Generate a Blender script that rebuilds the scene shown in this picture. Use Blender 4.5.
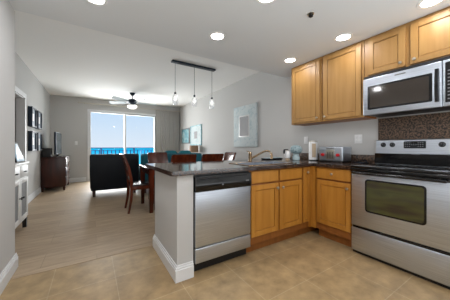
import bpy, bmesh, math, random
from mathutils import Vector, Matrix
random.seed(7)
PI = math.pi
for o in list(bpy.data.objects): bpy.data.objects.remove(o)
SC = bpy.context.scene
C = SC.collection

# ---------------------------------------------------------------- camera, world, exposure
cam = bpy.data.objects.new('camera', bpy.data.cameras.new('camera')); C.objects.link(cam)
cam.location = (0, 0, 1.115); cam.rotation_euler = (PI/2, 0, math.radians(-32.2))
cam.data.sensor_width = 36; cam.data.lens = 211/450*36; cam.data.shift_y = -3/450
cam.data.clip_start = .02; cam.data.clip_end = 20000
SC.camera = cam
SC.view_settings.view_transform = 'Standard'; SC.view_settings.look = 'None'
SC.view_settings.gamma = 1; SC.view_settings.exposure = 0.0

W = bpy.data.worlds.new('sky'); SC.world = W; W.use_nodes = True
nt = W.node_tree; nt.nodes.clear()
out = nt.nodes.new('ShaderNodeOutputWorld'); bg = nt.nodes.new('ShaderNodeBackground')
tc = nt.nodes.new('ShaderNodeTexCoord'); sep = nt.nodes.new('ShaderNodeSeparateXYZ')
rmp = nt.nodes.new('ShaderNodeValToRGB')
nt.links.new(tc.outputs['Generated'], sep.inputs[0]); nt.links.new(sep.outputs['Z'], rmp.inputs[0])
nt.links.new(rmp.outputs[0], bg.inputs[0]); nt.links.new(bg.outputs[0], out.inputs[0])
e = rmp.color_ramp.elements
e[0].position = 0.0; e[0].color = (.74, .84, .95, 1)
e[1].position = .5; e[1].color = (.42, .85, 1.15, 1)
x = e.new(.16); x.color = (.54, .74, .96, 1)
bg.inputs[1].default_value = 1.0

def area(name, loc, rot, sx, sy, power, col=(1, 1, 1), shape='RECTANGLE'):
    l = bpy.data.lights.new(name, 'AREA'); l.shape = shape; l.size = sx
    if shape == 'RECTANGLE': l.size_y = sy
    l.energy = power; l.color = col
    o = bpy.data.objects.new(name, l); C.objects.link(o); o.location = loc; o.rotation_euler = rot
    return o
# daylight entering by the balcony door
area('window_daylight', (.75, 9.15, 1.45), (-PI/2, 0, math.radians(24)), 2.4, 2.0, 270, (.99, .99, .98))

# added soft fill behind the camera, aimed up to brighten the kitchen ceiling
area('kitchen_fill', (1.2, -.9, .7), (PI/2+math.radians(84), 0, 0), 3.2, 1.3, 56, (.90, .955, 1))
LAMP_POWER = 3.6
LAMP_COL = (.97, .97, 1.0)

# ---------------------------------------------------------------- materials
def srgb(r, g, b):
    f = lambda v: (v/12.92 if v <= .04045 else ((v+.055)/1.055)**2.4)
    return (f(r/255), f(g/255), f(b/255), 1)
def mat(name, col, rough=.5, metal=0, bump=0, bscale=60, var=0, vscale=8, coat=0, spec=.5):
    m = bpy.data.materials.new(name); m.use_nodes = True
    n = m.node_tree; p = n.nodes['Principled BSDF']
    p.inputs['Base Color'].default_value = col; p.inputs['Roughness'].default_value = rough
    p.inputs['Metallic'].default_value = metal; p.inputs['Coat Weight'].default_value = coat
    p.inputs['Specular IOR Level'].default_value = spec
    t = n.nodes.new('ShaderNodeTexCoord')
    if var:
        no = n.nodes.new('ShaderNodeTexNoise'); no.inputs['Scale'].default_value = vscale; no.inputs['Detail'].default_value = 4
        mx = n.nodes.new('ShaderNodeMix'); mx.data_type = 'RGBA'
        n.links.new(t.outputs['Object'], no.inputs['Vector'])
        mx.inputs[6].default_value = tuple(c*(1-var) for c in col[:3])+(1,)
        mx.inputs[7].default_value = tuple(min(1, c*(1+var)) for c in col[:3])+(1,)
        n.links.new(no.outputs[0], mx.inputs[0]); n.links.new(mx.outputs[2], p.inputs['Base Color'])
    if bump:
        no = n.nodes.new('ShaderNodeTexNoise'); no.inputs['Scale'].default_value = bscale
        b = n.nodes.new('ShaderNodeBump'); b.inputs['Strength'].default_value = bump; b.inputs['Distance'].default_value = .01
        n.links.new(t.outputs['Object'], no.inputs['Vector'])
        n.links.new(no.outputs[0], b.inputs['Height']); n.links.new(b.outputs[0], p.inputs['Normal'])
    return m
def emis(name, col, s):
    m = mat(name, col, .4); p = m.node_tree.nodes['Principled BSDF']
    p.inputs['Emission Color'].default_value = col; p.inputs['Emission Strength'].default_value = s
    return m
def ramp_mat(name, stops, scale, kind='NOISE', rough=.3, stretch=(1, 1, 1), detail=6, coat=0, metal=0, dist=0):
    m = bpy.data.materials.new(name); m.use_nodes = True
    n = m.node_tree; p = n.nodes['Principled BSDF']
    p.inputs['Roughness'].default_value = rough; p.inputs['Coat Weight'].default_value = coat; p.inputs['Metallic'].default_value = metal
    t = n.nodes.new('ShaderNodeTexCoord'); mp = n.nodes.new('ShaderNodeMapping'); mp.inputs['Scale'].default_value = stretch
    n.links.new(t.outputs['Object'], mp.inputs[0])
    if kind == 'VORONOI':
        no = n.nodes.new('ShaderNodeTexVoronoi'); o = no.outputs['Color']
    else:
        no = n.nodes.new('ShaderNodeTexNoise'); no.inputs['Detail'].default_value = detail; no.inputs['Distortion'].default_value = dist; o = no.outputs[0]
    no.inputs['Scale'].default_value = scale
    n.links.new(mp.outputs[0], no.inputs['Vector'])
    r = n.nodes.new('ShaderNodeValToRGB'); n.links.new(o, r.inputs[0])
    el = r.color_ramp.elements
    el[0].position, el[0].color = stops[0]; el[1].position, el[1].color = stops[-1]
    for s in stops[1:-1]:
        q = el.new(s[0]); q.color = s[1]
    n.links.new(r.outputs[0], p.inputs['Base Color'])
    return m
M = {}
M['wall'] = mat('wall_paint', srgb(196, 195, 193), .85, bump=.05, bscale=200)
M['ceil_lit'] = mat('ceiling_paint_lit', srgb(246, 246, 244), .9, bump=.08, bscale=120)  # lightened copy of the ceiling paint: living-room brightness put into the colour
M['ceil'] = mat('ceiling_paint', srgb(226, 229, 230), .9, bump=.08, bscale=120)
M['trimw'] = mat('white_trim', srgb(226, 227, 228), .45)
M['white'] = mat('white_plastic', srgb(232, 232, 232), .35)
M['maple'] = ramp_mat('maple', [(.3, srgb(172, 114, 38)), (.5, srgb(182, 123, 46)), (.7, srgb(190, 133, 54))], 3.2, rough=.42, stretch=(6, 6, .55), coat=.0)
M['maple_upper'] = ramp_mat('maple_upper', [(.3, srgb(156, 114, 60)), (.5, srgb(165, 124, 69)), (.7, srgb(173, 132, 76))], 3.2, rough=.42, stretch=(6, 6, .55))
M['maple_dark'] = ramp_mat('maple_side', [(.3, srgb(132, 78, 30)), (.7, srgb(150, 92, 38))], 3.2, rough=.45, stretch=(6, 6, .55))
M['granite'] = ramp_mat('granite', [(.34, srgb(16, 13, 14)), (.48, srgb(44, 32, 28)), (.58, srgb(88, 68, 55)), (.68, srgb(28, 22, 24))], 75, rough=.09, detail=3)
M['granite_m'] = ramp_mat('granite_splash', [(.34, srgb(14, 11, 10)), (.47, srgb(50, 38, 31)), (.58, srgb(122, 96, 76)), (.66, srgb(36, 29, 26))], 55, rough=.3, detail=5)
M['steel'] = ramp_mat('brushed_steel', [(.35, srgb(186, 193, 203)), (.65, srgb(206, 213, 223))], 5, rough=.37, metal=1, stretch=(.6, .6, 60), detail=2)
M['chrome'] = mat('chrome', srgb(205, 205, 205), .12, 1)
M['nickel'] = mat('satin_nickel', srgb(196, 190, 178), .28, 1)
M['bronze'] = mat('champagne_bronze', srgb(176, 152, 122), .25, 1)
M['black'] = mat('black_gloss', srgb(12, 12, 14), .12)
M['blackm'] = mat('black_satin', srgb(20, 20, 22), .45)
M['glass_dark'] = ramp_mat('oven_glass', [(.35, srgb(48, 46, 34)), (.5, srgb(76, 76, 42)), (.65, srgb(58, 50, 38))], 3, rough=.08, stretch=(1, .6, 3), detail=2)
M['mwglass'] = mat('microwave_glass', srgb(58, 52, 47), .08)
M['leather'] = mat('black_leather', srgb(9, 18, 27), .45, bump=.15, bscale=30, spec=.3)
M['cherry'] = ramp_mat('cherry_wood', [(.3, srgb(66, 26, 14)), (.7, srgb(108, 48, 28))], 3, rough=.22, stretch=(5, 5, .8), coat=.2)
M['cherryd'] = ramp_mat('dark_cherry', [(.3, srgb(46, 20, 14)), (.7, srgb(74, 32, 22))], 3, rough=.3, stretch=(5, 5, .8))
M['tabletop'] = mat('table_top_wood', srgb(52, 26, 20), .12)
M['seat'] = mat('seat_vinyl', srgb(44, 32, 32), .25)
M['teal'] = mat('teal_fabric', srgb(14, 92, 108), .85, bump=.3, bscale=150)
M['tealp'] = mat('teal_pillow', srgb(24, 116, 130), .85, var=.3, vscale=20)
M['metal_blue'] = mat('dark_metal', srgb(24, 38, 52), .4, .5)
M['bladew'] = mat('fan_blade', srgb(158, 172, 178), .4)
M['bulb'] = emis('lit_glass', (1, .97, .92, 1), 1.2)
M['lamp'] = emis('lamp_disc', (1, .98, .95, 1), 14)
M['shade'] = mat('lamp_shade', srgb(158, 124, 98), .8)
M['curtain'] = mat('curtain_cloth', srgb(176, 173, 170), .9, bump=.2, bscale=200)
M['grey_panel'] = mat('grey_panel', srgb(128, 130, 132), .5)
M['box_back'] = mat('box_backing', srgb(84, 104, 120), .5)
M['cream'] = mat('white_furniture', srgb(228, 228, 226), .45)
M['tv'] = mat('tv_screen', srgb(74, 88, 96), .15)
M['print'] = ramp_mat('abstract_print', [(.3, srgb(172, 192, 198)), (.5, srgb(208, 216, 217)), (.7, srgb(190, 206, 209))], 9, rough=.9, dist=1.0)
M['print_teal'] = ramp_mat('teal_print', [(.35, srgb(70, 130, 150)), (.5, srgb(130, 180, 190)), (.65, srgb(190, 210, 210))], 6, rough=.4, dist=1.0)
M['mirror'] = mat('grey_centre', srgb(140, 140, 142), .6)
M['bluepic'] = ramp_mat('blue_print', [(.3, srgb(90, 140, 175)), (.7, srgb(170, 215, 235))], 7, rough=.3)
M['red'] = mat('red_knob', srgb(190, 22, 30), .3)
M['beige'] = mat('beige_paper', srgb(188, 168, 142), .7)
M['ceramic'] = ramp_mat('patterned_ceramic', [(.35, srgb(70, 98, 108)), (.5, srgb(158, 178, 182)), (.65, srgb(96, 124, 132))], 34, rough=.3)
M['ceramicp'] = mat('pale_ceramic', srgb(176, 196, 200), .3)
M['display'] = mat('display_panel', srgb(30, 32, 36), .2)
M['marks'] = mat('printed_marks', srgb(120, 122, 125), .5)
M['balcony'] = mat('balcony_concrete', srgb(190, 190, 186), .8, var=.1)
M['rail'] = mat('railing_metal', srgb(20, 70, 120), .5)
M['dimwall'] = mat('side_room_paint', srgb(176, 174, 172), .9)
M['shell'] = mat('lamp_trim', srgb(236, 236, 234), .5)
# window glass
g = bpy.data.materials.new('window_glass'); g.use_nodes = True; n = g.node_tree; n.nodes.clear()
o_ = n.nodes.new('ShaderNodeOutputMaterial'); mx = n.nodes.new('ShaderNodeMixShader'); tr = n.nodes.new('ShaderNodeBsdfTransparent'); gl = n.nodes.new('ShaderNodeBsdfGlossy')
gl.inputs['Roughness'].default_value = .02; mx.inputs[0].default_value = .008
n.links.new(tr.outputs[0], mx.inputs[1]); n.links.new(gl.outputs[0], mx.inputs[2]); n.links.new(mx.outputs[0], o_.inputs[0]); M['glass'] = g
# frosted pendant glass
pg = mat('pendant_glass', (.9, .93, .95, 1), .15); p = pg.node_tree.nodes['Principled BSDF']
p.inputs['Transmission Weight'].default_value = .6; p.inputs['Alpha'].default_value = .6
p.inputs['Emission Color'].default_value = (1, .98, .95, 1); p.inputs['Emission Strength'].default_value = .05; M['pglass'] = pg
# sea: colour deepens with distance
def sea_mat():
    m = bpy.data.materials.new('sea_water'); m.use_nodes = True; n = m.node_tree; p = n.nodes['Principled BSDF']
    p.inputs['Roughness'].default_value = 1; p.inputs['Specular IOR Level'].default_value = 0
    t = n.nodes.new('ShaderNodeTexCoord'); s = n.nodes.new('ShaderNodeSeparateXYZ'); mr = n.nodes.new('ShaderNodeMapRange')
    mr.inputs[1].default_value = 500; mr.inputs[2].default_value = 5000
    no = n.nodes.new('ShaderNodeTexNoise'); no.inputs['Scale'].default_value = .02
    r = n.nodes.new('ShaderNodeValToRGB'); r.color_ramp.elements[0].color = srgb(120, 235, 245); r.color_ramp.elements[1].color = srgb(0, 225, 245)
    q = r.color_ramp.elements.new(.3); q.color = srgb(10, 200, 240)
    n.links.new(t.outputs['Object'], s.inputs[0]); n.links.new(s.outputs['Y'], mr.inputs[0]); n.links.new(mr.outputs[0], r.inputs[0])
    n.links.new(r.outputs[0], p.inputs['Base Color']); return m
M['sea'] = sea_mat()
def brick_mat(name, w, h, ph, c1, c2, grout, gw, rough, offset, noise_scale, stretch, var=.2, bumpd=.3):
    m = bpy.data.materials.new(name); m.use_nodes = True; n = m.node_tree; p = n.nodes['Principled BSDF']
    t = n.nodes.new('ShaderNodeTexCoord'); mp = n.nodes.new('ShaderNodeMapping'); mp.inputs['Location'].default_value = (-ph[0], -ph[1], 0)
    n.links.new(t.outputs['Object'], mp.inputs[0])
    b = n.nodes.new('ShaderNodeTexBrick'); b.offset = offset; b.inputs['Scale'].default_value = 1
    b.inputs['Brick Width'].default_value = w; b.inputs['Row Height'].default_value = h; b.inputs['Mortar Size'].default_value = gw
    b.inputs['Mortar Smooth'].default_value = .2; b.inputs['Bias'].default_value = 0
    b.inputs['Color1'].default_value = c1; b.inputs['Color2'].default_value = c2; b.inputs['Mortar'].default_value = grout
    n.links.new(mp.outputs[0], b.inputs['Vector'])
    mp2 = n.nodes.new('ShaderNodeMapping'); mp2.inputs['Scale'].default_value = stretch; n.links.new(t.outputs['Object'], mp2.inputs[0])
    no = n.nodes.new('ShaderNodeTexNoise'); no.inputs['Scale'].default_value = noise_scale; no.inputs['Detail'].default_value = 7; no.inputs['Roughness'].default_value = .62
    n.links.new(mp2.outputs[0], no.inputs['Vector'])
    mr = n.nodes.new('ShaderNodeMapRange'); mr.inputs[1].default_value = .25; mr.inputs[2].default_value = .75; mr.inputs[3].default_value = 1-var; mr.inputs[4].default_value = 1+var
    n.links.new(no.outputs[0], mr.inputs[0])
    vm = n.nodes.new('ShaderNodeVectorMath'); vm.operation = 'MULTIPLY'
    n.links.new(b.outputs[0], vm.inputs[0]); n.links.new(mr.outputs[0], vm.inputs[1]); n.links.new(vm.outputs[0], p.inputs['Base Color'])
    p.inputs['Roughness'].default_value = rough; p.inputs['Specular IOR Level'].default_value = .35
    bp = n.nodes.new('ShaderNodeBump'); bp.invert = True; bp.inputs['Strength'].default_value = bumpd; bp.inputs['Distance'].default_value = .003
    n.links.new(b.outputs['Fac'], bp.inputs['Height']); n.links.new(bp.outputs[0], p.inputs['Normal'])
    return m
M['tile'] = brick_mat('beige_floor_tile', .45, .45, (.17, .68), srgb(163, 138, 101), srgb(155, 129, 93), srgb(177, 156, 123), .003, .36, 0, 8, (1, 1, 1), .34)
M['wood'] = brick_mat('wood_look_floor', 1.2, .3, (.04, .15), srgb(178, 156, 129), srgb(163, 141, 116), srgb(150, 130, 108), 0.0025, .50, .37, 3.2, (1, 7, 1), .24)

# ---------------------------------------------------------------- mesh helpers
def B(): return bmesh.new()
def box(bm, x0, x1, y0, y1, z0, z1, bev=0, seg=2):
    vs = [bm.verts.new((x, y, z)) for x in (x0, x1) for y in (y0, y1) for z in (z0, z1)]
    F = [(0, 1, 3, 2), (4, 6, 7, 5), (0, 4, 5, 1), (2, 3, 7, 6), (0, 2, 6, 4), (1, 5, 7, 3)]
    fs = [bm.faces.new([vs[i] for i in f]) for f in F]
    if bev:
        es = list({e for f in fs for e in f.edges})
        bmesh.ops.bevel(bm, geom=es, offset=bev, segments=seg, affect='EDGES', profile=.5)
    return bm
def lathe(bm, prof, c=(0, 0, 0), seg=24, axis='Z', cap=True):
    rings = []
    for r, h in prof:
        ring = []
        for k in range(seg):
            a = 2*PI*k/seg; u, v = r*math.cos(a), r*math.sin(a)
            p = {'Z': (u, v, h), 'X': (h, u, v), 'Y': (u, h, v)}[axis]
            ring.append(bm.verts.new((p[0]+c[0], p[1]+c[1], p[2]+c[2])))
        rings.append(ring)
    for a, b in zip(rings, rings[1:]):
        for k in range(seg): bm.faces.new((a[k], a[(k+1) % seg], b[(k+1) % seg], b[k]))
    if cap: bm.faces.new(rings[0][::-1]); bm.faces.new(rings[-1])
    return bm
def cyl(bm, r, a, b, axis='Z', c=(0, 0), seg=20):
    cc = {'Z': (c[0], c[1], 0), 'X': (0, c[0], c[1]), 'Y': (c[0], 0, c[1])}[axis]
    return lathe(bm, [(r, a), (r, b)], cc, seg, axis)
def tube(bm, pts, r, seg=10):
    pts = [Vector(p) for p in pts]; rings = []
    for i, p in enumerate(pts):
        d = (pts[min(i+1, len(pts)-1)]-pts[max(i-1, 0)]).normalized()
        a = Vector((0, 0, 1)) if abs(d.z) < .9 else Vector((0, 1, 0))
        u = d.cross(a).normalized(); v = d.cross(u).normalized()
        rr = r[i] if isinstance(r, (list, tuple)) else r
        rings.append([bm.verts.new(p+u*rr*math.cos(2*PI*k/seg)+v*rr*math.sin(2*PI*k/seg)) for k in range(seg)])
    for a, b in zip(rings, rings[1:]):
        for k in range(seg): bm.faces.new((a[k], a[(k+1) % seg], b[(k+1) % seg], b[k]))
    bm.faces.new(rings[0][::-1]); bm.faces.new(rings[-1]); return bm
def loft(bm, secs):
    """secs: list of equal length closed loops of points"""
    rings = [[bm.verts.new(p) for p in s] for s in secs]; n = len(rings[0])
    for a, b in zip(rings, rings[1:]):
        for k in range(n): bm.faces.new((a[k], a[(k+1) % n], b[(k+1) % n], b[k]))
    bm.faces.new(rings[0][::-1]); bm.faces.new(rings[-1]); return bm
def bar(bm, a, b, w, d):
    """tapered rectangular bar; w,d at start and end, along x and y"""
    f = lambda p, w, d: [(p[0]-w/2, p[1]-d/2, p[2]), (p[0]+w/2, p[1]-d/2, p[2]), (p[0]+w/2, p[1]+d/2, p[2]), (p[0]-w/2, p[1]+d/2, p[2])]
    return loft(bm, [f(a, w[0], d[0]), f(b, w[1], d[1])])
def obj(name, bm, m, parent=None, smooth=True, label=None, kind=None):
    bmesh.ops.recalc_face_normals(bm, faces=bm.faces[:])
    me = bpy.data.meshes.new(name); bm.to_mesh(me); bm.free()
    me.materials.append(M[m] if isinstance(m, str) else m)
    if smooth:
        for p in me.polygons: p.use_smooth = True
        me.set_sharp_from_angle(angle=math.radians(35))
    o = bpy.data.objects.new(name, me); C.objects.link(o)
    if parent: o.parent = parent
    if label: o['label'] = label
    if kind: o['kind'] = kind
    return o
def struct(name, bm, m, parent=None, smooth=False):
    o = obj(name, bm, m, parent, smooth)
    if not parent: o['kind'] = 'structure'
    return o
def thing(name, label, cat, loc=(0, 0, 0), rz=0, group=None):
    o = bpy.data.objects.new(name, None); C.objects.link(o); o.empty_display_size = .1
    o.location = loc; o.rotation_euler = (0, 0, rz); o['label'] = label; o['category'] = cat
    if group: o['group'] = group
    return o
def tag(o, label, cat, group=None):
    o['label'] = label; o['category'] = cat
    if group: o['group'] = group
    return o
def dup(o, parent=None):
    c = o.copy(); C.objects.link(c); c.parent = parent
    for ch in list(o.children): dup(ch, c)
    return c

# ---------------------------------------------------------------- dimensions
XR, XL, YF = 2.98, -1.08, 8.2
YE, XS = 2.64, -.6
HK, HL = 2.36, 2.70
YB = -1.6

# ---------------------------------------------------------------- structure
struct('floor', box(B(), XL-.1, XR+.1, 2.47, YF+.1, -.06, 0), 'wood')
struct('floor_kitchen', box(B(), XS-.12, XR+.1, YB-.1, 2.47, -.06, 0), 'tile')
struct('trim_1', box(B(), XS, .6, 2.455, 2.485, -.02, .003, .001), 'wood')
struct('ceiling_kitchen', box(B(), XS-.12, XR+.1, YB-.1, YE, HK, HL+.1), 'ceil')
struct('ceiling', box(B(), XL-.1, XR+.1, YE, YF+.1, HL, HL+.1), 'ceil_lit')
struct('wall_right', box(B(), XR, XR+.1, YB, YF+.1, 0, HL), 'wall')
struct('wall_left', box(B(), XS-.12, XS, YB, 2.67, 0, HK), 'wall')
w = box(B(), XL, XS-.12, 2.55, 2.67, 0, HL); struct('wall_hall', w, 'wall')
# living left wall with a door opening
DY0, DY1, DH = 4.40, 5.33, 2.03
w = B(); box(w, XL-.1, XL, 2.67, DY0, 0, HL); box(w, XL-.1, XL, DY1, YF+.1, 0, HL); box(w, XL-.1, XL, DY0, DY1, DH, HL)
struct('wall_left_living', w, 'wall')
# far wall with sliding door opening
WX0, WX1, WH = -.08, 2.05, 2.30
w = B(); box(w, XL, WX0, YF, YF+.14, 0, HL); box(w, WX1, XR, YF, YF+.14, 0, HL); box(w, WX0, WX1, YF, YF+.14, WH, HL)
struct('wall_far', w, 'wall')
struct('wall_back', box(B(), XS-.12, XR+.1, YB-.1, YB, 0, HK), 'wall')
# side room beyond the left doorway
w = B(); box(w, -2.9, -2.8, 3.4, 6.9, 0, HL); box(w, -2.8, XL-.1, 6.8, 6.9, 0, HL); box(w, -2.8, XL-.1, 3.4, 3.5, 0, HL)
struct('wall_side_room', w, 'dimwall')
struct('floor_side_room', box(B(), -2.8, XL-.1, 3.5, 6.8, -.06, 0), 'wood')
struct('ceiling_side_room', box(B(), -2.8, XL-.1, 3.5, 6.8, HL, HL+.1), 'ceil')
# peninsula stub wall
struct('wall_peninsula', box(B(), .595, .74, 1.69, 2.42, 0, .878), 'wall')
w = B()
PX0, PX1, PY0, PY1 = .595, .738, 1.69, 2.42
def bboard(w, x0, x1, y0, y1, h=.13):
    box(w, x0, x1, y0, y1, 0, h*.78, .003)
t_ = .018
for (h0, h1, t) in ((0, .10, .020), (.10, .118, .015), (.118, .135, .009)):
    box(w, PX0-t, PX1, PY0-t, PY0, h0, h1, .002, 1)
    box(w, PX0-t, PX0, PY0, PY1+t, h0, h1, .002, 1)
    box(w, PX0, PX1, PY1, PY1+t, h0, h1, .002, 1)
struct('baseboard_peninsula', w, 'trimw')
def base(name, runs):
    w = B()
    for (x0, y0, x1, y1, nx, ny) in runs:
        for (h0, h1, t) in ((0, .10, .018), (.10, .118, .013), (.118, .135, .008)):
            xa, xb = sorted((x0, x1)); ya, yb = sorted((y0, y1))
            if nx: xa, xb = sorted((x0, x0+nx*t))
            if ny: ya, yb = sorted((y0, y0+ny*t))
            box(w, xa, xb, ya, yb, h0, h1, .0015, 1)
    struct(name, w, 'trimw')
base('baseboard_left', [(XS, YB, XS, 2.69, 1, 0), (XS-.12, 2.67, XS, 2.67, 0, 1)])
base('baseboard_left_living', [(XL, 2.69, XL, DY0-.09, 1, 0), (XL, DY1+.09, XL, YF, 1, 0)])
base('baseboard_far', [(XL+.02, YF, WX0-.08, YF, 0, -1), (WX1+.08, YF, XR-.02, YF, 0, -1)])
base('baseboard_right', [(XR, 2.45, XR, YF, -1, 0)])
# left doorway casing
w = B()
box(w, XL, XL+.022, DY0-.085, DY0, 0, DH+.085, .004); box(w, XL, XL+.022, DY1, DY1+.085, 0, DH+.085, .004)
box(w, XL, XL+.024, DY0-.085, DY1+.085, DH, DH+.085, .004)
d1 = struct('door_1', w, 'trimw')
w = B(); box(w, XL-.1, XL, DY0, DY0+.015, 0, DH); box(w, XL-.1, XL, DY1-.015, DY1, 0, DH); box(w, XL-.1, XL, DY0, DY1, DH-.015, DH)
struct('jamb', w, 'trimw', d1)
# sliding balcony door
w = B()
box(w, WX0-.05, WX0, YF-.02, YF+.1, 0, WH+.05, .004); box(w, WX1, WX1+.05, YF-.02, YF+.1, 0, WH+.05, .004)
box(w, WX0, WX1, YF-.02, YF+.1, WH, WH+.05, .004); box(w, WX0, WX1, YF-.02, YF+.12, 0, .03)
win = struct('window_1', w, 'trimw')
def sash(x0, x1, y):
    w = B(); s = .045
    box(w, x0, x0+s, y, y+.04, .03, WH, .003); box(w, x1-s, x1, y, y+.04, .03, WH, .003)
    box(w, x0+s, x1-s, y, y+.04, WH-.04, WH, .003); box(w, x0+s, x1-s, y, y+.04, .03, .11, .003)
    f = obj('sash', w, 'trimw', win)
    obj('pane', box(B(), x0+s, x1-s, y+.016, y+.022, .11, WH-.04), 'glass', f)
sash(WX0, 1.02, YF+.01); sash(.96, WX1, YF+.055)

# outside
struct('balcony_floor', box(B(), -1.6, 4.6, YF+.14, 9.75, -.2, -.02), 'balcony')
s = obj('sea', box(B(), -9000, 9000, 40, 15000, -32, -30), 'sea', kind='stuff'); tag(s, 'turquoise sea beyond the balcony railing reaching the horizon', 'sea')
r = thing('balcony_railing', 'blue grey metal balcony railing with thin upright balusters outside glass door', 'railing', (1.5, 9.6, -.02))
obj('top_rail', box(B(), -2.9, 2.9, -.03, .03, 1.075, 1.115, .006), 'rail', r)
obj('bottom_rail', box(B(), -2.9, 2.9, -.02, .02, .08, .11, .004), 'rail', r)
obj('middle_rail', box(B(), -2.9, 2.9, -.015, .015, .995, 1.02, .004), 'rail', r)
for k in range(-2, 3):
    obj('post', box(B(), k*1.2-.03, k*1.2+.03, -.03, .03, 0, 1.075, .003), 'rail', r)
b0 = None
for k in range(-20, 21):
    x = k*.14
    if b0 is None:
        b0 = obj('baluster', box(B(), -.017, .017, -.013, .013, .11, .995), 'rail', r); b0.location.x = x
    else:
        c = b0.copy(); C.objects.link(c); c.parent = r; c.location.x = x

# ---------------------------------------------------------------- kitchen cabinets
def knob_bm(axis, c):
    # little round knob sticking out toward -axis
    pr = [(.006, 0), (.006, -.014), (.014, -.018), (.016, -.025), (.012, -.031), (.004, -.033)]
    return lathe(B(), pr, c, 16, axis)
def door_bm(a0, a1, z0, z1, p, axis, th=.02, fr=.055, panel=True):
    """shaker door; spans a0..a1 sideways, front face at p facing toward -axis"""
    w = B()
    def bx(a, b, c, d, q0, q1, bev=0):
        if axis == 'Y': box(w, a, b, q0, q1, c, d, bev, 1)
        else: box(w, q0, q1, a, b, c, d, bev, 1)
    if not panel:
        bx(a0, a1, z0, z1, p, p+th, .004); return w
    bx(a0, a0+fr, z0, z1, p, p+th, .003); bx(a1-fr, a1, z0, z1, p, p+th, .003)
    bx(a0+fr, a1-fr, z0, z0+fr, p, p+th, .003); bx(a0+fr, a1-fr, z1-fr, z1, p, p+th, .003)
    bx(a0+fr-.001, a1-fr+.001, z0+fr-.001, z1-fr+.001, p+.017, p+th-.001)
    bx(a0+fr+.005, a1-fr-.005, z0+fr+.005, z1-fr-.005, p+.006, p+th-.002, .002)
    return w
CG = 'lower maple cabinets'
ZT = .876
# sink base (faces camera, -Y), front face at Y=1.686
FY = 1.686
s = thing('sink_cabinet', 'two-door maple base cabinet under the sink beside dishwasher', 'cabinet', (0, 0, 0))
w = B(); box(w, 1.366, 2.196, FY+.022, 2.28, .10, .73); box(w, 1.366, 2.196, FY+.022, FY+.04, .73, ZT); box(w, 1.366, 1.384, FY+.04, 2.28, .73, ZT); box(w, 2.178, 2.196, FY+.04, 2.28, .73, ZT); box(w, 1.366, 2.196, FY+.075, 2.28, 0, .10); obj('body', w, 'maple_dark', s)
w = B()
box(w, 1.366, 1.386, FY+.02, FY+.024, .1, ZT); obj('face_frame', box(w, 1.386, 2.196, FY+.018, FY+.024, .1, .2), 'maple_dark', s)
for (a, b, kx) in ((1.385, 1.775, 1.745), (1.800, 2.180, 1.830)):
    obj('drawer_front', door_bm(a, b, .735, .862, FY, 'Y', panel=False), 'maple', s)
    d = obj('door', door_bm(a, b, .178, .715, FY, 'Y'), 'maple', s)
    obj('knob', knob_bm('Y', (kx, FY, .66)), 'nickel', d)
# narrow corner filler with small knob
s = thing('corner_cabinet', 'narrow maple corner cabinet panel between sink cabinet and drawer cabinet', 'cabinet')
w = B(); box(w, 2.198, 2.96, FY+.022, 2.28, .10, ZT); box(w, 2.385, 2.96, 1.632, FY+.022, .10, ZT); box(w, 2.20, 2.96, FY+.075, 2.28, 0, .1); obj('body', w, 'maple_dark', s)
d = obj('door', door_bm(2.21, 2.325, .178, .862, FY, 'Y', fr=.028), 'maple', s)
obj('knob', knob_bm('Y', (2.268, FY, .80)), 'nickel', d)
obj('filler', box(B(), 2.33, 2.384, FY+.004, FY+.022, .1, ZT), 'maple', s)
obj('filler', box(B(), 2.366, 2.385, 1.632, FY+.004, .1, ZT), 'maple', s)
# drawer base beside range (faces -X), front at X=2.36
FX = 2.36
s = thing('drawer_cabinet', 'maple base cabinet with drawer over one door beside the range', 'cabinet')
w = B(); box(w, FX+.022, 2.96, 1.192, 1.630, .10, ZT); box(w, FX+.075, 2.96, 1.192, 1.630, 0, .10); obj('body', w, 'maple_dark', s)
dr = obj('drawer', door_bm(1.205, 1.615, .735, .862, FX, 'X', panel=False), 'maple', s); obj('knob', knob_bm('X', (FX, 1.41, .80)), 'nickel', dr)
d = obj('door', door_bm(1.205, 1.615, .185, .715, FX, 'X'), 'maple', s); obj('knob', knob_bm('X', (FX, 1.235, .66)), 'nickel', d)
# uppers (face -X)
UX = 2.66
def upper(y0, y1, z0, z1, doors, label, knobs):
    s = thing('wall_cabinet', label, 'cabinet', group='upper maple cabinets')
    w = B(); box(w, UX+.021, XR-.003, y0+.001, y1-.001, z0, z1, .002, 1); obj('body', w, 'maple_dark', s)
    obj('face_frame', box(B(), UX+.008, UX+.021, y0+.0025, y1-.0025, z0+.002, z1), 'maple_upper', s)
    for (a, b), ky in zip(doors, knobs):
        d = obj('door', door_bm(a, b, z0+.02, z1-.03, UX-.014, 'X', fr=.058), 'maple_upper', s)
        obj('knob', knob_bm('X', (UX-.014, ky, z0+.06)), 'nickel', d)
ZU = 1.462
upper(1.735, 2.266, ZU, HK-.004, [(1.765, 2.24)], 'leftmost maple wall cabinet, furthest from the microwave', [1.795])
upper(1.208, 1.733, ZU, HK-.004, [(1.235, 1.71)], 'tall maple wall cabinet directly left of the microwave', [1.68])
upper(.41, 1.206, 1.905, HK-.004, [(.825, 1.165), (.43, .785)], 'short two-door maple wall cabinet above the microwave', [.86, .75])
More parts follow.
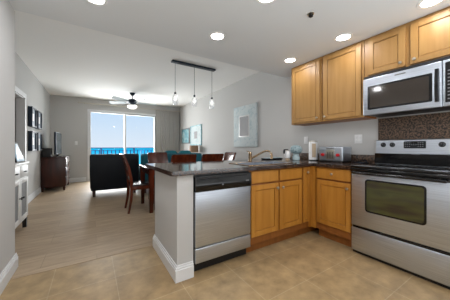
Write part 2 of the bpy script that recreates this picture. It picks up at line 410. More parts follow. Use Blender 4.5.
# worktop with sink hole
SX0, SX1, SY0, SY1 = 1.42, 2.12, 1.755, 2.12
ct = thing('countertop', 'dark speckled granite worktop over peninsula and corner cabinets', 'countertop', (0, 0, 0))
w = B()
TZ0, TZ1, CY0, CY1 = .878, .915, 1.655, 2.64
def prism(bm, pts, z0, z1):
    lo = [bm.verts.new((x, y, z0)) for x, y in pts]; hi = [bm.verts.new((x, y, z1)) for x, y in pts]
    bm.faces.new(lo[::-1]); bm.faces.new(hi)
    for i in range(len(pts)): bm.faces.new((lo[i], lo[(i+1) % len(pts)], hi[(i+1) % len(pts)], hi[i]))
X0 = .54; XE = 2.975
# outer ring split in two C-shaped prisms sharing the sink cut
prism(w, [(X0+.03, CY0), (SX0, CY0), (SX0, CY1), (X0, CY1), (X0, CY0+.03), (X0+.008, CY0+.008)], TZ0, TZ1)
prism(w, [(SX0, CY0), (SX1, CY0), (SX1, SY0), (SX0, SY0)], TZ0, TZ1)
prism(w, [(SX0, SY1), (SX1, SY1), (SX1, CY1), (SX0, CY1)], TZ0, TZ1)
prism(w, [(SX1, CY0), (2.33, CY0), (2.33, 1.19), (XE, 1.19), (XE, CY1), (SX1, CY1)], TZ0, TZ1)
bmesh.ops.remove_doubles(w, verts=w.verts[:], dist=.0002)
obj('slab', w, 'granite', ct, smooth=False)
obj('backsplash', box(B(), XR-.024, XR-.004, 1.19, 2.64, TZ1, 1.015, .003), 'granite_m', ct)
bs = obj('granite_backsplash', box(B(), XR-.018, XR-.002, .40, 1.186, .90, 1.46), 'granite_m'); tag(bs, 'tall brown speckled granite panel on wall behind the range', 'backsplash')
# sink
s = thing('kitchen_sink', 'stainless steel double sink set into the granite worktop', 'sink', (0, 0, 0))
w = B(); rz = TZ1+.006
# rim
box(w, SX0-.02, SX1+.02, SY0-.02, SY0+.012, TZ1, rz, .002, 1); box(w, SX0-.02, SX1+.02, SY1-.012, SY1+.02, TZ1, rz, .002, 1)
box(w, SX0-.02, SX0+.012, SY0+.012, SY1-.012, TZ1, rz, .002, 1); box(w, SX1-.012, SX1+.02, SY0+.012, SY1-.012, TZ1, rz, .002, 1)
obj('rim', w, 'bronze', s)
for (a, b) in ((SX0+.012, 1.755), (1.785, SX1-.012)):
    w = B(); t = .004; z0 = .74
    box(w, a, b, SY0+.012, SY1-.012, z0, z0+t); box(w, a, a+t, SY0+.012, SY1-.012, z0, rz-.002); box(w, b-t, b, SY0+.012, SY1-.012, z0, rz-.002)
    box(w, a, b, SY0+.012, SY0+.016, z0, rz-.002); box(w, a, b, SY1-.016, SY1-.012, z0, rz-.002)
    bo = obj('bowl', w, 'steel', s)
    obj('drain', lathe(B(), [(.035, z0+.0045), (.033, z0+.008), (.02, z0+.006), (.0, z0+.006)], ((a+b)/2, (SY0+SY1)/2, 0), 20, cap=False), 'chrome', bo)
# faucet
s = thing('kitchen_faucet', 'champagne bronze kitchen faucet with angled spout behind the sink', 'faucet', (1.79, 2.21, TZ1))
obj('base', lathe(B(), [(.032, 0), (.032, .006), (.024, .012), (.022, .10), (.024, .105), (.022, .125), (.012, .135)], seg=20), 'bronze', s)
obj('base_plate', lathe(B(), [(.05, 0), (.05, .004), (.03, .008)], seg=24), 'bronze', s)
pts = [(0, -.015, .045), (.03, -.06, .075), (.07, -.12, .115), (.10, -.165, .142), (.12, -.195, .150), (.14, -.225, .142), (.15, -.24, .122), (.153, -.245, .09), (.153, -.245, .05)]
obj('spout', tube(B(), pts, [.013, .013, .013, .013, .013, .013, .014, .016, .018], 12), 'bronze', s)
obj('handle', tube(B(), [(0, 0, .12), (0, .02, .135), (0, .05, .142), (0, .08, .144)], [.012, .009, .007, .006], 10), 'bronze', s)

# dishwasher
DX0, DX1 = .744, 1.362
s = thing('dishwasher', 'stainless steel dishwasher with black control strip in the peninsula', 'dishwasher', (0, 0, 0))
obj('body', box(B(), DX0+.004, DX1-.002, FY+.015, 2.27, .10, ZT-.002), 'blackm', s)
obj('toe_kick', box(B(), DX0+.004, DX1-.002, FY+.06, FY+.08, 0, .10), 'blackm', s)
w = B(); box(w, DX0+.006, DX1-.004, FY-.018, FY+.014, .240, .724, .006, 3)
dd = obj('door', w, 'steel', s)
obj('lower_panel', box(B(), DX0+.006, DX1-.004, FY-.018, FY+.014, .105, .232, .006, 3), 'steel', s)
cp = B()
prof = [(FY+.014, .726), (FY-.022, .726), (FY-.030, .745), (FY-.030, .790), (FY-.020, .835), (FY-.012, .858), (FY+.014, .858)]
loft(cp, [[(x, y, z) for y, z in prof] for x in (DX0+.006, DX1-.004)])
cpo = obj('control_panel', cp, 'black', s)
obj('handle_recess', box(B(), DX0+.05, DX1-.05, FY-.024, FY-.019, .838, .848), 'blackm', cpo)
obj('latch_mark', cyl(B(), .008, FY-.033, FY-.030, 'Y', (1.02, .772)), 'marks', cpo)
obj('badge', box(B(), 1.285, 1.325, FY-.0315, FY-.030, .778, .79), 'marks', cpo)
# ---------------------------------------------------------------- range
RX = 2.33; RY0, RY1 = .42, 1.183
s = thing('range', 'stainless steel electric range with black glass cooktop', 'oven', (0, 0, 0))
obj('body', box(B(), RX+.03, 2.955, RY0, RY1, .04, .895), 'blackm', s)
obj('side_panel', box(B(), RX+.028, 2.95, RY1-.001, RY1+.003, .04, .895), 'steel', s)
obj('cooktop', box(B(), RX+.0, 2.90, RY0-.002, RY1+.003, .897, .921, .006, 3), 'black', s)
for (x, y, r_) in ((2.5, .62, .10), (2.5, .99, .09), (2.76, .62, .08), (2.76, .99, .10)):
    obj('burner_ring', lathe(B(), [(r_, .9212), (r_, .9217), (r_-.004, .9217), (r_-.004, .9212)], (x, y, 0), 32, cap=False), 'display', s)
# front trim and door
obj('front_trim', box(B(), RX-.005, RX+.03, RY0, RY1+.002, .862, .897, .006, 3), 'black', s)
w = B(); box(w, RX, RX+.03, RY0+.003, RY1-.001, .298, .860, .008, 3)
door = obj('oven_door', w, 'steel', s)
obj('door_top_band', box(B(), RX-.004, RX+.001, RY0+.003, RY1-.001, .838, .860, .003), 'black', door)
# handle: black bar
w = B(); tube(w, [(RX-.045, RY0+.05, .85), (RX-.05, RY0+.2, .852), (RX-.05, RY1-.2, .852), (RX-.045, RY1-.05, .85)], .013, 12)
for y in (RY0+.06, RY1-.06): box(w, RX-.05, RX, y-.02, y+.02, .838, .862, .004)
obj('handle', w, 'black', door)
def rr_bm(y0, y1, z0, z1, x0, x1, r, seg=6):
    pts = []
    for cy, cz, a0 in ((y1-r, z1-r, 0), (y0+r, z1-r, 90), (y0+r, z0+r, 180), (y1-r, z0+r, 270)):
        for k in range(seg+1):
            a = math.radians(a0+90*k/seg); pts.append((cy+r*math.cos(a), cz+r*math.sin(a)))
    return loft(B(), [[(x, y, z) for y, z in pts] for x in (x0, x1)])
obj('window_frame', rr_bm(.585, 1.048, .462, .792, RX-.003, RX+.002, .03), 'black', door)
obj('window_glass', rr_bm(.60, 1.033, .477, .777, RX-.0045, RX-.002, .02), 'glass_dark', door)
dwr = obj('storage_drawer', box(B(), RX, RX+.03, RY0+.003, RY1-.001, .035, .275, .008, 3), 'steel', s)
obj('drawer_grip', box(B(), RX-.002, RX+.026, RY0+.02, RY1-.02, .277, .294, .002), 'black', s)
obj('kick_panel', box(B(), RX+.035, RX+.045, RY0+.003, RY1-.001, 0, .04), 'blackm', s)
# backguard
w = B()
prof = [(2.88, .921), (2.872, 1.03), (2.895, 1.045), (2.905, 1.19), (2.925, 1.20), (2.955, 1.20), (2.955, .921)]
loft(w, [[(x, y, z) for x, z in prof] for y in (RY0, RY1)])
bgd = obj('backguard', w, 'steel', s)
w = B(); loft(w, [[(2.868, y, .925), (2.862, y, 1.04), (2.875, y, 1.042), (2.885, y, .925)] for y in (RY0+.001, RY1-.001)])
obj('black_riser', w, 'black', s)
obj('display', rr_bm(.733, .915, 1.10, 1.178, 2.893, 2.905, .008), 'display', bgd)
dsp = bgd
w = B()
for i in range(3):
    for j in range(9):
        if i == 0 and 3 <= j <= 5: continue
        y = .752+j*.018; z = 1.117+i*.02; box(w, 2.8915, 2.8932, y, y+.009, z, z+.006)
obj('touch_buttons', w, 'marks', bgd)
obj('clock_window', box(B(), 2.8915, 2.8932, .80, .85, 1.152, 1.17), 'black', bgd)
for y in (1.108, 1.02, .615, .53):
    k = obj('knob', lathe(B(), [(.026, 0), (.026, -.006), (.020, -.010), (.018, -.028), (.014, -.031)], (2.901, y, 1.14), 24, 'X'), 'blackm', bgd)
    obj('pointer', box(B(), 2.867, 2.871, y-.002, y+.002, 1.14, 1.156), 'marks', k)
obj('badge', box(B(), 2.859, 2.863, .77, .84, 1.035, 1.041), 'marks', bgd)
# microwave
s = thing('microwave', 'stainless steel over-the-range microwave with black handle', 'microwave', (0, 0, 0))
MX = 2.58; MY0, MY1, MZ0, MZ1 = .42, 1.182, 1.466, 1.868
obj('body', box(B(), MX+.03, XR-.003, MY0, MY1, MZ0+.008, 1.90, .003), 'blackm', s)
obj('vent_grille', box(B(), MX+.012, MX+.03, MY0, MY1, MZ1+.002, 1.898, .002), 'blackm', s)
w = B(); box(w, MX, MX+.03, .548, MY1, MZ0, MZ1, .007, 3); md = obj('door', w, 'steel', s)
obj('window_frame', rr_bm(.610, 1.135, 1.523, 1.780, MX-.002, MX+.002, .01), 'black', md)
obj('window_glass', rr_bm(.632, 1.113, 1.542, 1.760, MX-.0035, MX-.001, .008), 'mwglass', md)
w = B(); loft(w, [[(MX-.028+.01*abs(q), .592, 1.655+q*.145), (MX-.028+.01*abs(q), .562, 1.655+q*.145), (MX-.046+.012*q*q, .567, 1.655+q*.145), (MX-.046+.012*q*q, .587, 1.655+q*.145)] for q in (-1, -.8, -.5, 0, .5, .8, 1)])
box(w, MX-.03, MX, .567, .587, 1.52, 1.545, .002); box(w, MX-.03, MX, .567, .587, 1.765, 1.79, .002); obj('handle', w, 'black', md)
obj('control_frame', box(B(), MX, MX+.03, MY0, .545, MZ0, MZ1, .007, 3), 'steel', s)
cp = obj('control_panel', rr_bm(.435, .528, 1.50, 1.845, MX-.002, MX+.002, .006), 'black', s)
w = B()
for i in range(9):
    for j in range(3): box(w, MX-.0032, MX-.002, .447+j*.026, .447+j*.026+.014, 1.525+i*.030, 1.525+i*.030+.010)
obj('buttons', w, 'marks', cp)
obj('badge', rr_bm(.80, .89, 1.832, 1.845, MX-.0015, MX+.001, .006), 'marks', md)

# ---------------------------------------------------------------- countertop items
def at(x, y): return (x, y, TZ1)
s = thing('ceramic_vase', 'pale blue patterned ceramic jar with rounded top by the corner', 'vase', at(2.60, 2.12))
obj('body', lathe(B(), [(.035, 0), (.05, .004), (.052, .05), (.040, .085), (.045, .10)], seg=28), 'ceramicp', s)
obj('lid', lathe(B(), [(.045, .10), (.075, .115), (.088, .145), (.084, .185), (.06, .215), (.03, .226), (.004, .228)], seg=28), 'ceramic', s)
s = thing('soap_dispenser', 'small white soap bottle with dark pump left of the blue jar', 'bottle', at(2.52, 2.215))
obj('bottle', lathe(B(), [(.030, .03), (.040, .035), (.046, .07), (.042, .11), (.026, .135), (.012, .142), (.012, .148)], seg=20), 'white', s)
obj('base', lathe(B(), [(.028, 0), (.032, .003), (.030, .03)], seg=20), 'beige', s)
w = B(); cyl(w, .012, .148, .158); box(w, -.075, .01, -.010, .010, .150, .166, .003); box(w, -.085, -.063, -.012, .012, .10, .152, .003); obj('pump', w, 'blackm', s)
s = thing('serving_tray', 'low dark blue tray lying at the far edge of the worktop', 'tray', at(2.50, 2.52))
obj('tray', loft(B(), [[(-.17, -.05, 0), (.17, -.05, 0), (.17, .05, 0), (-.17, .05, 0)], [(-.19, -.065, .018), (.19, -.065, .018), (.19, .065, .018), (-.19, .065, .018)]]), 'metal_blue', s)
obj('cloth', box(B(), -.15, .17, -.045, .045, .018, .028, .002), 'ceramicp', s)
s = thing('canister', 'white upright canister with beige band beside the toaster', 'canister', at(2.78, 1.955))
obj('body', lathe(B(), [(.062, .008), (.062, .275)], seg=28), 'white', s)
obj('base', lathe(B(), [(.066, 0), (.066, .014), (.02, .016)], seg=28), 'blackm', s)
w = B(); ring = [[(r_*math.cos(math.radians(a)), r_*math.sin(math.radians(a)), z) for a in range(200, 251, 5)] for r_, z in ((.0635, .05), (.0635, .25))]
lo, hi = [[w.verts.new(p) for p in q] for q in ring]
for k in range(len(lo)-1): w.faces.new((lo[k], lo[k+1], hi[k+1], hi[k]))
lb = obj('label_patch', w, 'beige', s)
obj('cap', lathe(B(), [(.062, .275), (.056, .292), (.02, .296)], seg=28), 'nickel', s)
# toaster
s = thing('toaster', 'stainless steel long-slot toaster with two red knobs', 'toaster', (2.78, 1.63, TZ1), 0)
obj('body', box(B(), -.10, .12, -.165, .165, .014, .205, .014, 4), 'steel', s)
obj('foot_base', box(B(), -.092, .11, -.155, .155, 0, .016, .003), 'blackm', s)
for y in (-.04, .04): obj('slot', box(B(), -.06, .08, y-.016, y+.016, .2053, .207), 'blackm', s)
fp = obj('control_face', box(B(), -.104, -.099, -.06, .06, .04, .165, .002), 'nickel', s)
w = B()
for k in range(4): box(w, -.1055, -.1035, -.04+k*.024, -.034+k*.024, .05, .135)
obj('lever_slots', w, 'blackm', fp)
for y in (-.105, .105):
    obj('knob', lathe(B(), [(.021, 0), (.021, -.02), (.017, -.026)], (-.10, y, .095), 20, 'X'), 'red', s)
obj('handle', tube(B(), [(-.10, -.05, .182), (-.118, -.05, .182), (-.118, .05, .182), (-.10, .05, .182)], .005, 8), 'chrome', s)
s = obj('power_cord', tube(B(), [(2.86, 1.452, TZ1+.02), (2.84, 1.40, TZ1+.007), (2.80, 1.34, TZ1+.007), (2.83, 1.28, TZ1+.007), (2.90, 1.27, TZ1+.007), (2.945, 1.33, TZ1+.03)], .006, 8), 'metal_blue'); tag(s, 'dark blue toaster cord curled on granite beside the range', 'cord')
# outlets & switch
def plate(name, loc, rz, label, sw=False, double=False):
    s = thing(name, label, 'wall plate', loc, rz, 'white wall plates')
    hw = .048 if double else .036
    obj('cover', box(B(), -.006, 0, -hw, hw, -.058, .058, .003), 'white', s)
    for dy in ((-.022, .022) if double else (0,)):
        if sw: obj('rocker', box(B(), -.009, -.005, dy-.014, dy+.014, -.03, .03, .002), 'trimw', s)
        else:
            for z in (-.022, .022): obj('socket', box(B(), -.008, -.005, dy-.012, dy+.012, z-.014, z+.014, .002), 'trimw', s)
plate('wall_outlet', (XR, 1.42, 1.22), 0, 'white double outlet plate on wall right of the toaster', double=True)
plate('wall_outlet', (XR, 2.225, 1.225), 0, 'white outlet plate on wall above the canister')
plate('light_switch', (-.43, YF, 1.24), PI/2, 'white light switch on far wall left of the balcony door', True)

# ---------------------------------------------------------------- ceiling lamps
SPOTS = [(1.19, 2.05, 'round recessed ceiling light nearest the pendant lamps'), (2.41, 1.31, 'recessed ceiling light above the wall cabinet beside microwave'),
         (2.40, 2.06, 'recessed ceiling light nearest the leftmost wall cabinet'), (.02, 2.07, 'leftmost recessed ceiling light at top of photo'),
         (1.22, 1.29, 'recessed ceiling light cut by top edge left of sprinkler'), (2.45, .585, 'recessed ceiling light at top right above the microwave'),
         (.02, .6, None), (1.2, .2, None), (2.4, -.5, None), (.5, -.8, None)]
l0 = None
for x, y, lab in SPOTS:
    if l0 is None:
        l0 = thing('recessed_light', lab, 'ceiling light', (x, y, HK), 0, 'recessed ceiling lights')
        obj('trim_ring', lathe(B(), [(.068, -.001), (.070, -.006), (.092, -.007), (.096, -.001)], seg=36, cap=False), 'shell', l0)
        obj('lens', lathe(B(), [(.069, -.004), (.04, -.0045), (.001, -.0046)], seg=36), 'lamp', l0)
    elif lab:
        c = dup(l0); c.location = (x, y, HK); c['label'] = lab
    a = area('downlight', (x, y, HK-.012), (0, 0, 0), .13, .13, LAMP_POWER*(3.2 if y < 1 and x < .6 else 1.8 if x < .1 else .55 if x < 2 and y < 1.5 else .8), LAMP_COL, 'DISK')
s = thing('sprinkler_head', 'small dark square sprinkler head on the kitchen ceiling', 'sprinkler', (1.727, 1.24, HK))
obj('plate', lathe(B(), [(.03, 0), (.03, -.006), (.012, -.010)], seg=20), 'nickel', s)
obj('body', box(B(), -.016, .016, -.014, .014, -.032, -.008, .003), 'blackm', s)

# pendant lamp
s = thing('pendant_lamp', 'three-light pendant with dark linear canopy above the dining table', 'pendant lamp', (1.68, 3.78, HL))
obj('canopy', box(B(), -.45, .45, -.05, .05, -.028, 0, .004), 'metal_blue', s)
for x in (-.385, .0, .385):
    obj('cord', cyl(B(), .0035, -.575, -.028, 'Z', (x, 0), 8), 'metal_blue', s)
    k = obj('socket', lathe(B(), [(.008, -.57), (.018, -.58), (.020, -.605), (.016, -.62)], (x, 0, 0), 16), 'metal_blue', s)
    obj('glass_shade', lathe(B(), [(.018, -.61), (.045, -.65), (.055, -.70), (.055, -.75), (.045, -.80), (.042, -.80), (.052, -.75), (.052, -.70), (.042, -.65), (.016, -.613)], (x, 0, 0), 24, cap=False), 'pglass', s)
    obj('bulb', lathe(B(), [(.010, -.615), (.014, -.64), (.030, -.68), (.028, -.715), (.012, -.738), (.001, -.74)], (x, 0, 0), 16), 'bulb', k)

# ceiling fan
s = thing('ceiling_fan', 'ceiling fan with pale blades and bowl light before the balcony door', 'ceiling fan', (1.0, 6.7, HL))
obj('canopy', lathe(B(), [(.075, 0), (.07, -.02), (.05, -.06), (.02, -.085)], seg=24), 'metal_blue', s)
obj('downrod', cyl(B(), .012, -.20, -.08), 'metal_blue', s)
obj('motor', lathe(B(), [(.03, -.17), (.09, -.19), (.12, -.22), (.125, -.27), (.10, -.30), (.06, -.33), (.055, -.37)], seg=28), 'metal_blue', s)
for k in range(5):
    a = math.radians(2+72*k); ca, sa = math.cos(a), math.sin(a)
    def P(r, t, z): return (r*ca-t*sa, r*sa+t*ca, z)
    z = -.275; tilt = .022
    w = B(); loft(w, [[P(.10, -.015, z), P(.10, .015, z), P(.10, .015, z-.006), P(.10, -.015, z-.006)], [P(.22, -.035, z-.01), P(.22, .035, z), P(.22, .035, z-.006), P(.22, -.035, z-.016)]])
    br = obj('blade_arm', w, 'metal_blue', s)
    w = B(); secs = []
    for r_, hw in ((.18, .045), (.22, .058), (.45, .066), (.62, .068), (.675, .058), (.70, .030)):
        secs.append([P(r_, -hw, z-.006-tilt), P(r_, hw, z+tilt), P(r_, hw, z+tilt+.008), P(r_, -hw, z+.002-tilt)])
    obj('blade', loft(w, secs), 'bladew', s)
obj('light_bowl', lathe(B(), [(.13, -.37), (.135, -.385), (.12, -.42), (.08, -.455), (.03, -.47), (.002, -.472)], seg=28), 'bulb', s)
obj('finial', lathe(B(), [(.012, -.47), (.015, -.48), (.008, -.495)], seg=12), 'metal_blue', s)

# ---------------------------------------------------------------- dining set
TY0, TY1, TX0, TX1 = 3.65, 4.45, .80, 2.35
s = thing('dining_table', 'dark cherry wood dining table behind the peninsula', 'table', (1.575, 4.05, 0))
a, b = (TX1-TX0)/2, (TY1-TY0)/2
obj('tabletop', box(B(), -a-.02, a+.02, -b-.02, b+.02, .732, .762, .006, 3), 'tabletop', s)
w = B(); 
box(w, -a+.03, a-.03, -b+.02, -b+.045, .64, .731); box(w, -a+.03, a-.03, b-.045, b-.02, .64, .731); box(w, -a+.02, -a+.045, -b+.03, b-.03, .64, .731); box(w, a-.045, a-.02, -b+.03, b-.03, .64, .731)
obj('apron', w, 'cherry', s)
for x in (-a+.045, a-.045):
    for y in (-b+.045, b-.045):
        obj('leg', bar(B(), (x, y, 0), (x, y, .731), (.055, .085), (.055, .085)), 'cherry', s)
def chair(label, loc, rz):
    s = thing('dining_chair', label, 'chair', loc, rz, 'cherry wood dining chairs')
    obj('seat', box(B(), -.20, .225, -.215, .215, .445, .475, .012, 3), 'seat', s)
    w = B(); box(w, -.19, .20, -.205, -.185, .385, .446, .002); box(w, -.19, .20, .185, .205, .385, .446, .002); box(w, .185, .205, -.19, .19, .385, .446, .002); box(w, -.20, -.18, -.19, .19, .385, .446, .002)
    obj('seat_rail', w, 'cherry', s)
    for y in (-.195, .195):
        obj('front_leg', bar(B(), (.19, y, 0), (.19, y, .446), (.028, .042), (.028, .042)), 'cherry', s)
        f = lambda x, z, h=.021: [(x-h, y-.017, z), (x+h, y-.017, z), (x+h, y+.017, z), (x-h, y+.017, z)]
        w = loft(B(), [f(-.245, 0, .016), f(-.205, .22), f(-.195, .45, .024), f(-.21, .60), f(-.245, .78), f(-.30, .93, .018), f(-.325, .985, .014)])
        obj('rear_leg', w, 'cherry', s)
    # curved backrest panel
    def rail(z0, z1, x0, x1, th=.02):
        secs = []
        for k in range(9):
            q = -1+2*k/8; y = q*.20; c = -.022*(1-q*q)
            secs.append([(x0+c-th/2, y, z0), (x0+c+th/2, y, z0), (x1+c+th/2, y, z1), (x1+c-th/2, y, z1)])
        return loft(B(), secs)
    obj('back_panel', rail(.72, .93, -.232, -.300, .014), 'cherry', s)
    obj('top_rail', rail(.93, .995, -.300, -.328, .026), 'cherry', s)
    obj('lower_rail', rail(.56, .61, -.205, -.215), 'cherry', s)
    for k in range(4):
        y = -.12+.08*k; c = -.02*(1-(y/.2)**2)
        g_ = lambda x, z: [(x+c-.006, y-.018, z), (x+c+.006, y-.018, z), (x+c+.006, y+.018, z), (x+c-.006, y+.018, z)]
        obj('back_slat', loft(B(), [g_(-.213, .605), g_(-.225, .67), g_(-.232, .725)]), 'cherry', s)
    return s
c0 = chair('cherry dining chair at the left end of table, seen side on', (.76, 4.04, 0), 0)
for lab, loc, rz in (('cherry dining chair on window side of table, back leftmost above worktop', (1.23, 4.46, 0), -PI/2),
                     ('cherry dining chair on kitchen side of table, middle back above worktop', (1.28, 3.60, 0), PI/2),
                     ('cherry dining chair on kitchen side of table, nearest the right wall', (1.83, 3.62, 0), PI/2),
                     ('dining chair at the right end of table against the wall', (2.37, 4.04, 0), PI)):
    c = dup(c0); c.location = loc; c.rotation_euler = (0, 0, rz); c['label'] = lab

# ---------------------------------------------------------------- living furniture
s = thing('armchair', 'black leather armchair seen from behind before the balcony door', 'armchair', (.458, 5.9, 0))
w = B()
secs = []
for z, yy, hw, th in ((.14, -.40, .475, .16), (.22, -.42, .495, .18), (.6, -.44, .505, .18), (.90, -.45, .505, .17), (.945, -.445, .495, .13), (.955, -.43, .47, .06)):
    pts = []
    n_ = 7
    for k in range(n_):
        q = -1+2*k/(n_-1); pts.append((q*hw, yy-.02*(1-q*q), z))
    for k in range(n_):
        q = 1-2*k/(n_-1); pts.append((q*hw, yy+th, z))
    secs.append(pts)
obj('backrest', loft(w, secs), 'leather', s)
for sx in (-1, 1):
    x0, x1 = sorted((sx*.475, sx*.30)); obj('armrest', box(B(), x0, x1, -.27, .42, .13, .62, .04, 4), 'leather', s)
obj('seat_base', box(B(), -.30, .30, -.26, .40, .13, .30, .01), 'leather', s)
obj('seat_cushion', box(B(), -.295, .295, -.25, .43, .30, .46, .04, 4), 'leather', s)
for x in (-.42, .42):
    for y in (-.36, .36): obj('foot', bar(B(), (x, y, 0), (x, y, .145), (.05, .065), (.05, .065)), 'cherryd', s)
# sofa, back to the camera
s = thing('sofa', 'teal sofa with its back to the dining table', 'sofa', (1.80, 5.75, 0))
obj('base', box(B(), -.76, .78, -.36, .42, .10, .40, .03, 3), 'teal', s)
obj('backrest', box(B(), -.80, .80, -.45, -.24, .10, .95, .06, 4), 'teal', s)
for x0, x1 in ((-.80, -.62), (.62, .80)): obj('armrest', box(B(), x0, x1, -.25, .45, .10, .62, .05, 4), 'teal', s)
for x0, x1 in ((-.61, .0), (.005, .61)): obj('seat_cushion', box(B(), x0, x1, -.23, .44, .40, .52, .04, 4), 'teal', s)
for x in (-.72, .72):
    for y in (-.38, .38): obj('foot', box(B(), x-.03, x+.03, y-.03, y+.03, 0, .10), 'cherryd', s)
for x, rz, lab in ((-.0, .05, 'teal cushion on sofa back directly behind the middle dining chair'), (.41, -.04, 'teal cushion at the right end of sofa next to the table lamp')):
    w = B(); bmesh.ops.create_uvsphere(w, u_segments=24, v_segments=14, radius=1)
    for v in w.verts:
        x_, y_, z_ = v.co
        v.co = (math.copysign(abs(x_)**.5, x_)*.195, y_*.075, math.copysign(abs(z_)**.5, z_)*.25)
    o = obj('throw_pillow', w, 'tealp'); tag(o, lab, 'cushion', 'teal sofa cushions'); o.location = (1.80+x, 5.75-.12, .772); o.rotation_euler = (.10, 0, rz)
# end table and lamp
s = thing('end_table', 'small dark end table holding the table lamp by the right wall', 'table', (2.76, 6.42, 0))
obj('top', box(B(), -.19, .19, -.19, .19, .57, .60, .005), 'cherryd', s)
for x in (-.16, .16):
    for y in (-.16, .16): obj('leg', box(B(), x-.02, x+.02, y-.02, y+.02, 0, .57), 'cherryd', s)
s = thing('table_lamp', 'table lamp with beige drum shade near the right wall', 'lamp', (2.78, 6.30, .60))
obj('base', lathe(B(), [(.07, 0), (.07, .015), (.03, .03), (.05, .12), (.055, .20), (.03, .28), (.012, .32), (.012, .36)], seg=24), 'nickel', s)
obj('shade', lathe(B(), [(.150, .34), (.135, .565), (.132, .565), (.147, .34)], seg=32, cap=False), 'shade', s)
# dresser
s = thing('dresser', 'dark cherry dresser against the left wall under the television', 'dresser', (-.82, 7.25, 0))
obj('body', box(B(), -.25, .235, -.44, .55, .09, .835, .004), 'cherryd', s)
obj('top', box(B(), -.25, .255, -.46, .57, .835, .862, .006, 3), 'cherryd', s)
for x in (-.22, .21):
    for y in (-.42, .53): obj('foot', bar(B(), (x, y, 0), (x, y, .095), (.04, .06), (.04, .06)), 'cherryd', s)
for i in range(3):
    for y0, y1 in ((-.42, .045), (.06, .53)):
        d = obj('drawer', box(B(), .235, .253, y0, y1, .115+i*.24, .335+i*.24, .004), 'cherryd', s)
        obj('knob', lathe(B(), [(.008, 0), (.008, .012), (.020, .018), (.016, .03)], (.253, (y0+y1)/2, .225+i*.24), 14, 'X'), 'chrome', d)
s = thing('television', 'flat screen television standing on the dark dresser', 'television', (-.785, 7.2, .862), math.radians(-4))
obj('stand', box(B(), -.06, .12, -.18, .18, 0, .018, .005), 'black', s)
obj('neck', box(B(), -.02, .02, -.05, .05, .018, .12), 'black', s)
obj('casing', box(B(), -.015, .03, -.33, .33, .06, .64, .008), 'metal_blue', s)
obj('screen', box(B(), .0302, .033, -.31, .31, .085, .62), 'tv', s)
s = thing('black_box', 'squat black box on the dresser behind the television', 'box', (-.965, 6.90, .862))
obj('body', box(B(), -.10, .09, -.10, .12, 0, .22, .006), 'blackm', s)
obj('lid', box(B(), -.103, .093, -.105, .125, .205, .228, .004), 'black', s)
# white cabinet
s = thing('white_cabinet', 'white hallway cabinet with grey panel doors at left', 'cabinet', (-.92, 3.62, 0))
obj('body', box(B(), -.155, .14, -.40, .385, .13, .885, .003), 'cream', s)
obj('top', box(B(), -.157, .165, -.42, .405, .885, .912, .005), 'cream', s)
for x in (-.13, .125):
    for y in (-.38, .36):
        obj('foot', loft(B(), [[(x-.02, y-.02, 0), (x+.02, y-.02, 0), (x+.02, y+.02, 0), (x-.02, y+.02, 0)], [(x-.025, y-.03, .13), (x+.015+.008, y-.03, .13), (x+.023, y+.025, .13), (x-.025, y+.025, .13)]]), 'blackm', s)
for y0, y1, hy in ((-.39, -.01, -.05), (.0, .375, .04)):
    d = obj('drawer', box(B(), .14, .156, y0, y1, .72, .87, .004), 'cream', s)
    obj('pull', tube(B(), [(.156, (y0+y1)/2-.03, .79), (.178, (y0+y1)/2-.03, .79), (.178, (y0+y1)/2+.03, .79), (.156, (y0+y1)/2+.03, .79)], .006, 8), 'blackm', d)
    w = B(); f_ = .055
    box(w, .14, .156, y0, y0+f_, .16, .70, .003); box(w, .14, .156, y1-f_, y1, .16, .70, .003); box(w, .14, .156, y0+f_, y1-f_, .16, .16+f_, .003); box(w, .14, .156, y0+f_, y1-f_, .70-f_, .70, .003)
    d = obj('door', w, 'cream', s)
    obj('panel', box(B(), .14, .147, y0+f_, y1-f_, .16+f_, .70-f_), 'grey_panel', d)
    obj('knob', lathe(B(), [(.006, 0), (.006, .015), (.015, .02), (.011, .032)], (.156, hy, .47), 14, 'X'), 'blackm', d)
s = thing('photo_frame', 'blue picture in dark frame leaning on the white cabinet', 'picture frame', (-.80, 3.80, .914), math.radians(-12))
def tiltbox(x0, x1, y0, y1, z0, z1, k):
    w = box(B(), x0, x1, y0, y1, z0, z1, .002, 1)
    for v in w.verts: v.co.x -= v.co.z*k
    return w
fr = obj('frame', tiltbox(-.01, .01, -.10, .10, 0, .26, .36), 'blackm', s)
obj('picture', tiltbox(.0102, .012, -.085, .085, .015, .245, .36), 'bluepic', s)
obj('easel_back', loft(B(), [[(-.14, -.02, 0), (-.14, .02, 0), (-.145, .02, 0), (-.145, -.02, 0)], [(-.078, -.02, .18), (-.078, .02, .18), (-.083, .02, .18), (-.083, -.02, .18)]]), 'blackm', s)
# shadow boxes on left wall
labs = ['upper left dark shadow box frame on the left wall', 'upper right dark shadow box frame on the left wall, nearer the television', 'lower left dark shadow box frame on the left wall', 'lower right dark shadow box frame on the left wall, nearer the television']
s0 = None
for lab, (y, z) in zip(labs, ((5.83, 1.73), (6.40, 1.73), (5.83, 1.235), (6.40, 1.235))):
    if s0 is None:
        s0 = thing('shadow_box_frame', lab, 'picture frame', (XL, y, z), 0, 'shadow box frames')
        w = B(); t = .03; h_ = .20
        box(w, 0, .07, -h_, -h_+t, -h_, h_, .003); box(w, 0, .07, h_-t, h_, -h_, h_, .003); box(w, 0, .07, -h_+t, h_-t, -h_, -h_+t, .003); box(w, 0, .07, -h_+t, h_-t, h_-t, h_, .003)
        obj('frame', w, 'metal_blue', s0)
        obj('backing', box(B(), .0, .045, -h_+t, h_-t, -h_+t, h_-t), 'box_back', s0)
        obj('print', box(B(), .045, .048, -.06, .06, -.075, .075), 'white', s0)
    else:
        c = dup(s0); c.location = (XL, y, z); c['label'] = lab
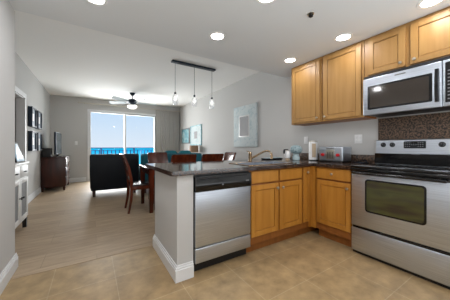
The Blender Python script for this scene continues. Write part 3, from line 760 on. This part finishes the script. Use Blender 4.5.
# right wall art
s = thing('wall_art', 'large pale blue abstract picture with grey centre on right wall', 'picture', (XR, 3.85, 1.59))
obj('canvas', box(B(), -.04, 0, -.42, .42, -.47, .47, .004), 'print', s)
obj('inner_frame', box(B(), -.045, -.04, -.19, .19, -.245, .245, .002), 'white', s)
obj('centre', box(B(), -.048, -.045, -.165, .165, -.22, .22), 'mirror', s)
for y, hw, h0, h1, m, lab, pm in ((7.50, .38, 1.24, 1.81, 'print_teal', 'framed teal picture on the right wall nearest the curtain', 'grey_panel'), (6.56, .44, 1.17, 1.85, 'print', 'framed pale picture on right wall behind the table lamp', 'grey_panel')):
    s = thing('framed_picture', lab, 'picture', (XR, y, 0))
    w = B(); t = .04
    box(w, -.03, 0, -hw, -hw+t, h0, h1, .003); box(w, -.03, 0, hw-t, hw, h0, h1, .003); box(w, -.03, 0, -hw+t, hw-t, h0, h0+t, .003); box(w, -.03, 0, -hw+t, hw-t, h1-t, h1, .003)
    obj('frame', w, 'print_teal' if m == 'print' else 'grey_panel', s)
    obj('picture', box(B(), -.018, 0, -hw+t, hw-t, h0+t, h1-t), m, s)
    if m == 'print': obj('centre', box(B(), -.021, -.018, -.12, .12, 1.40, 1.64), 'mirror', s)
# curtains and rod
def curtain(x0, x1, label, z1=2.50, n=11, amp=.032, yc=YF-.11):
    w = B(); N = n*10; lo = []; hi = []; lob = []; hib = []
    for k in range(N+1):
        q = k/N; x = x0+(x1-x0)*q; y = yc+amp*math.sin(q*n*2*PI)+.008*math.sin(q*37)
        lo.append(w.verts.new((x, y, .02))); hi.append(w.verts.new((x, y*.6+yc*.4, z1)))
    for k in range(N): w.faces.new((lo[k], lo[k+1], hi[k+1], hi[k]))
    o = obj('curtain', w, 'curtain'); md = o.modifiers.new('solid', 'SOLIDIFY'); md.thickness = .004
    tag(o, label, 'curtain'); return o
curtain(2.02, 2.93, 'grey floor-length curtain gathered right of the balcony door')
s = thing('curtain_rod', 'long grey curtain rod above the balcony door', 'curtain rod', (1.3, YF-.11, 2.52))
obj('rod', cyl(B(), .013, -1.66, 1.64, 'X', (0, 0), 12), 'nickel', s)
for x in (-1.66, 1.64): obj('finial', lathe(B(), [(.013, -.02), (.024, 0), (.013, .02)], (x, 0, 0), 12, 'X'), 'nickel', s)
for x in (-1.5, 0, 1.5): obj('bracket', box(B(), x-.012, x+.012, 0, .11, -.012, .012), 'nickel', s)
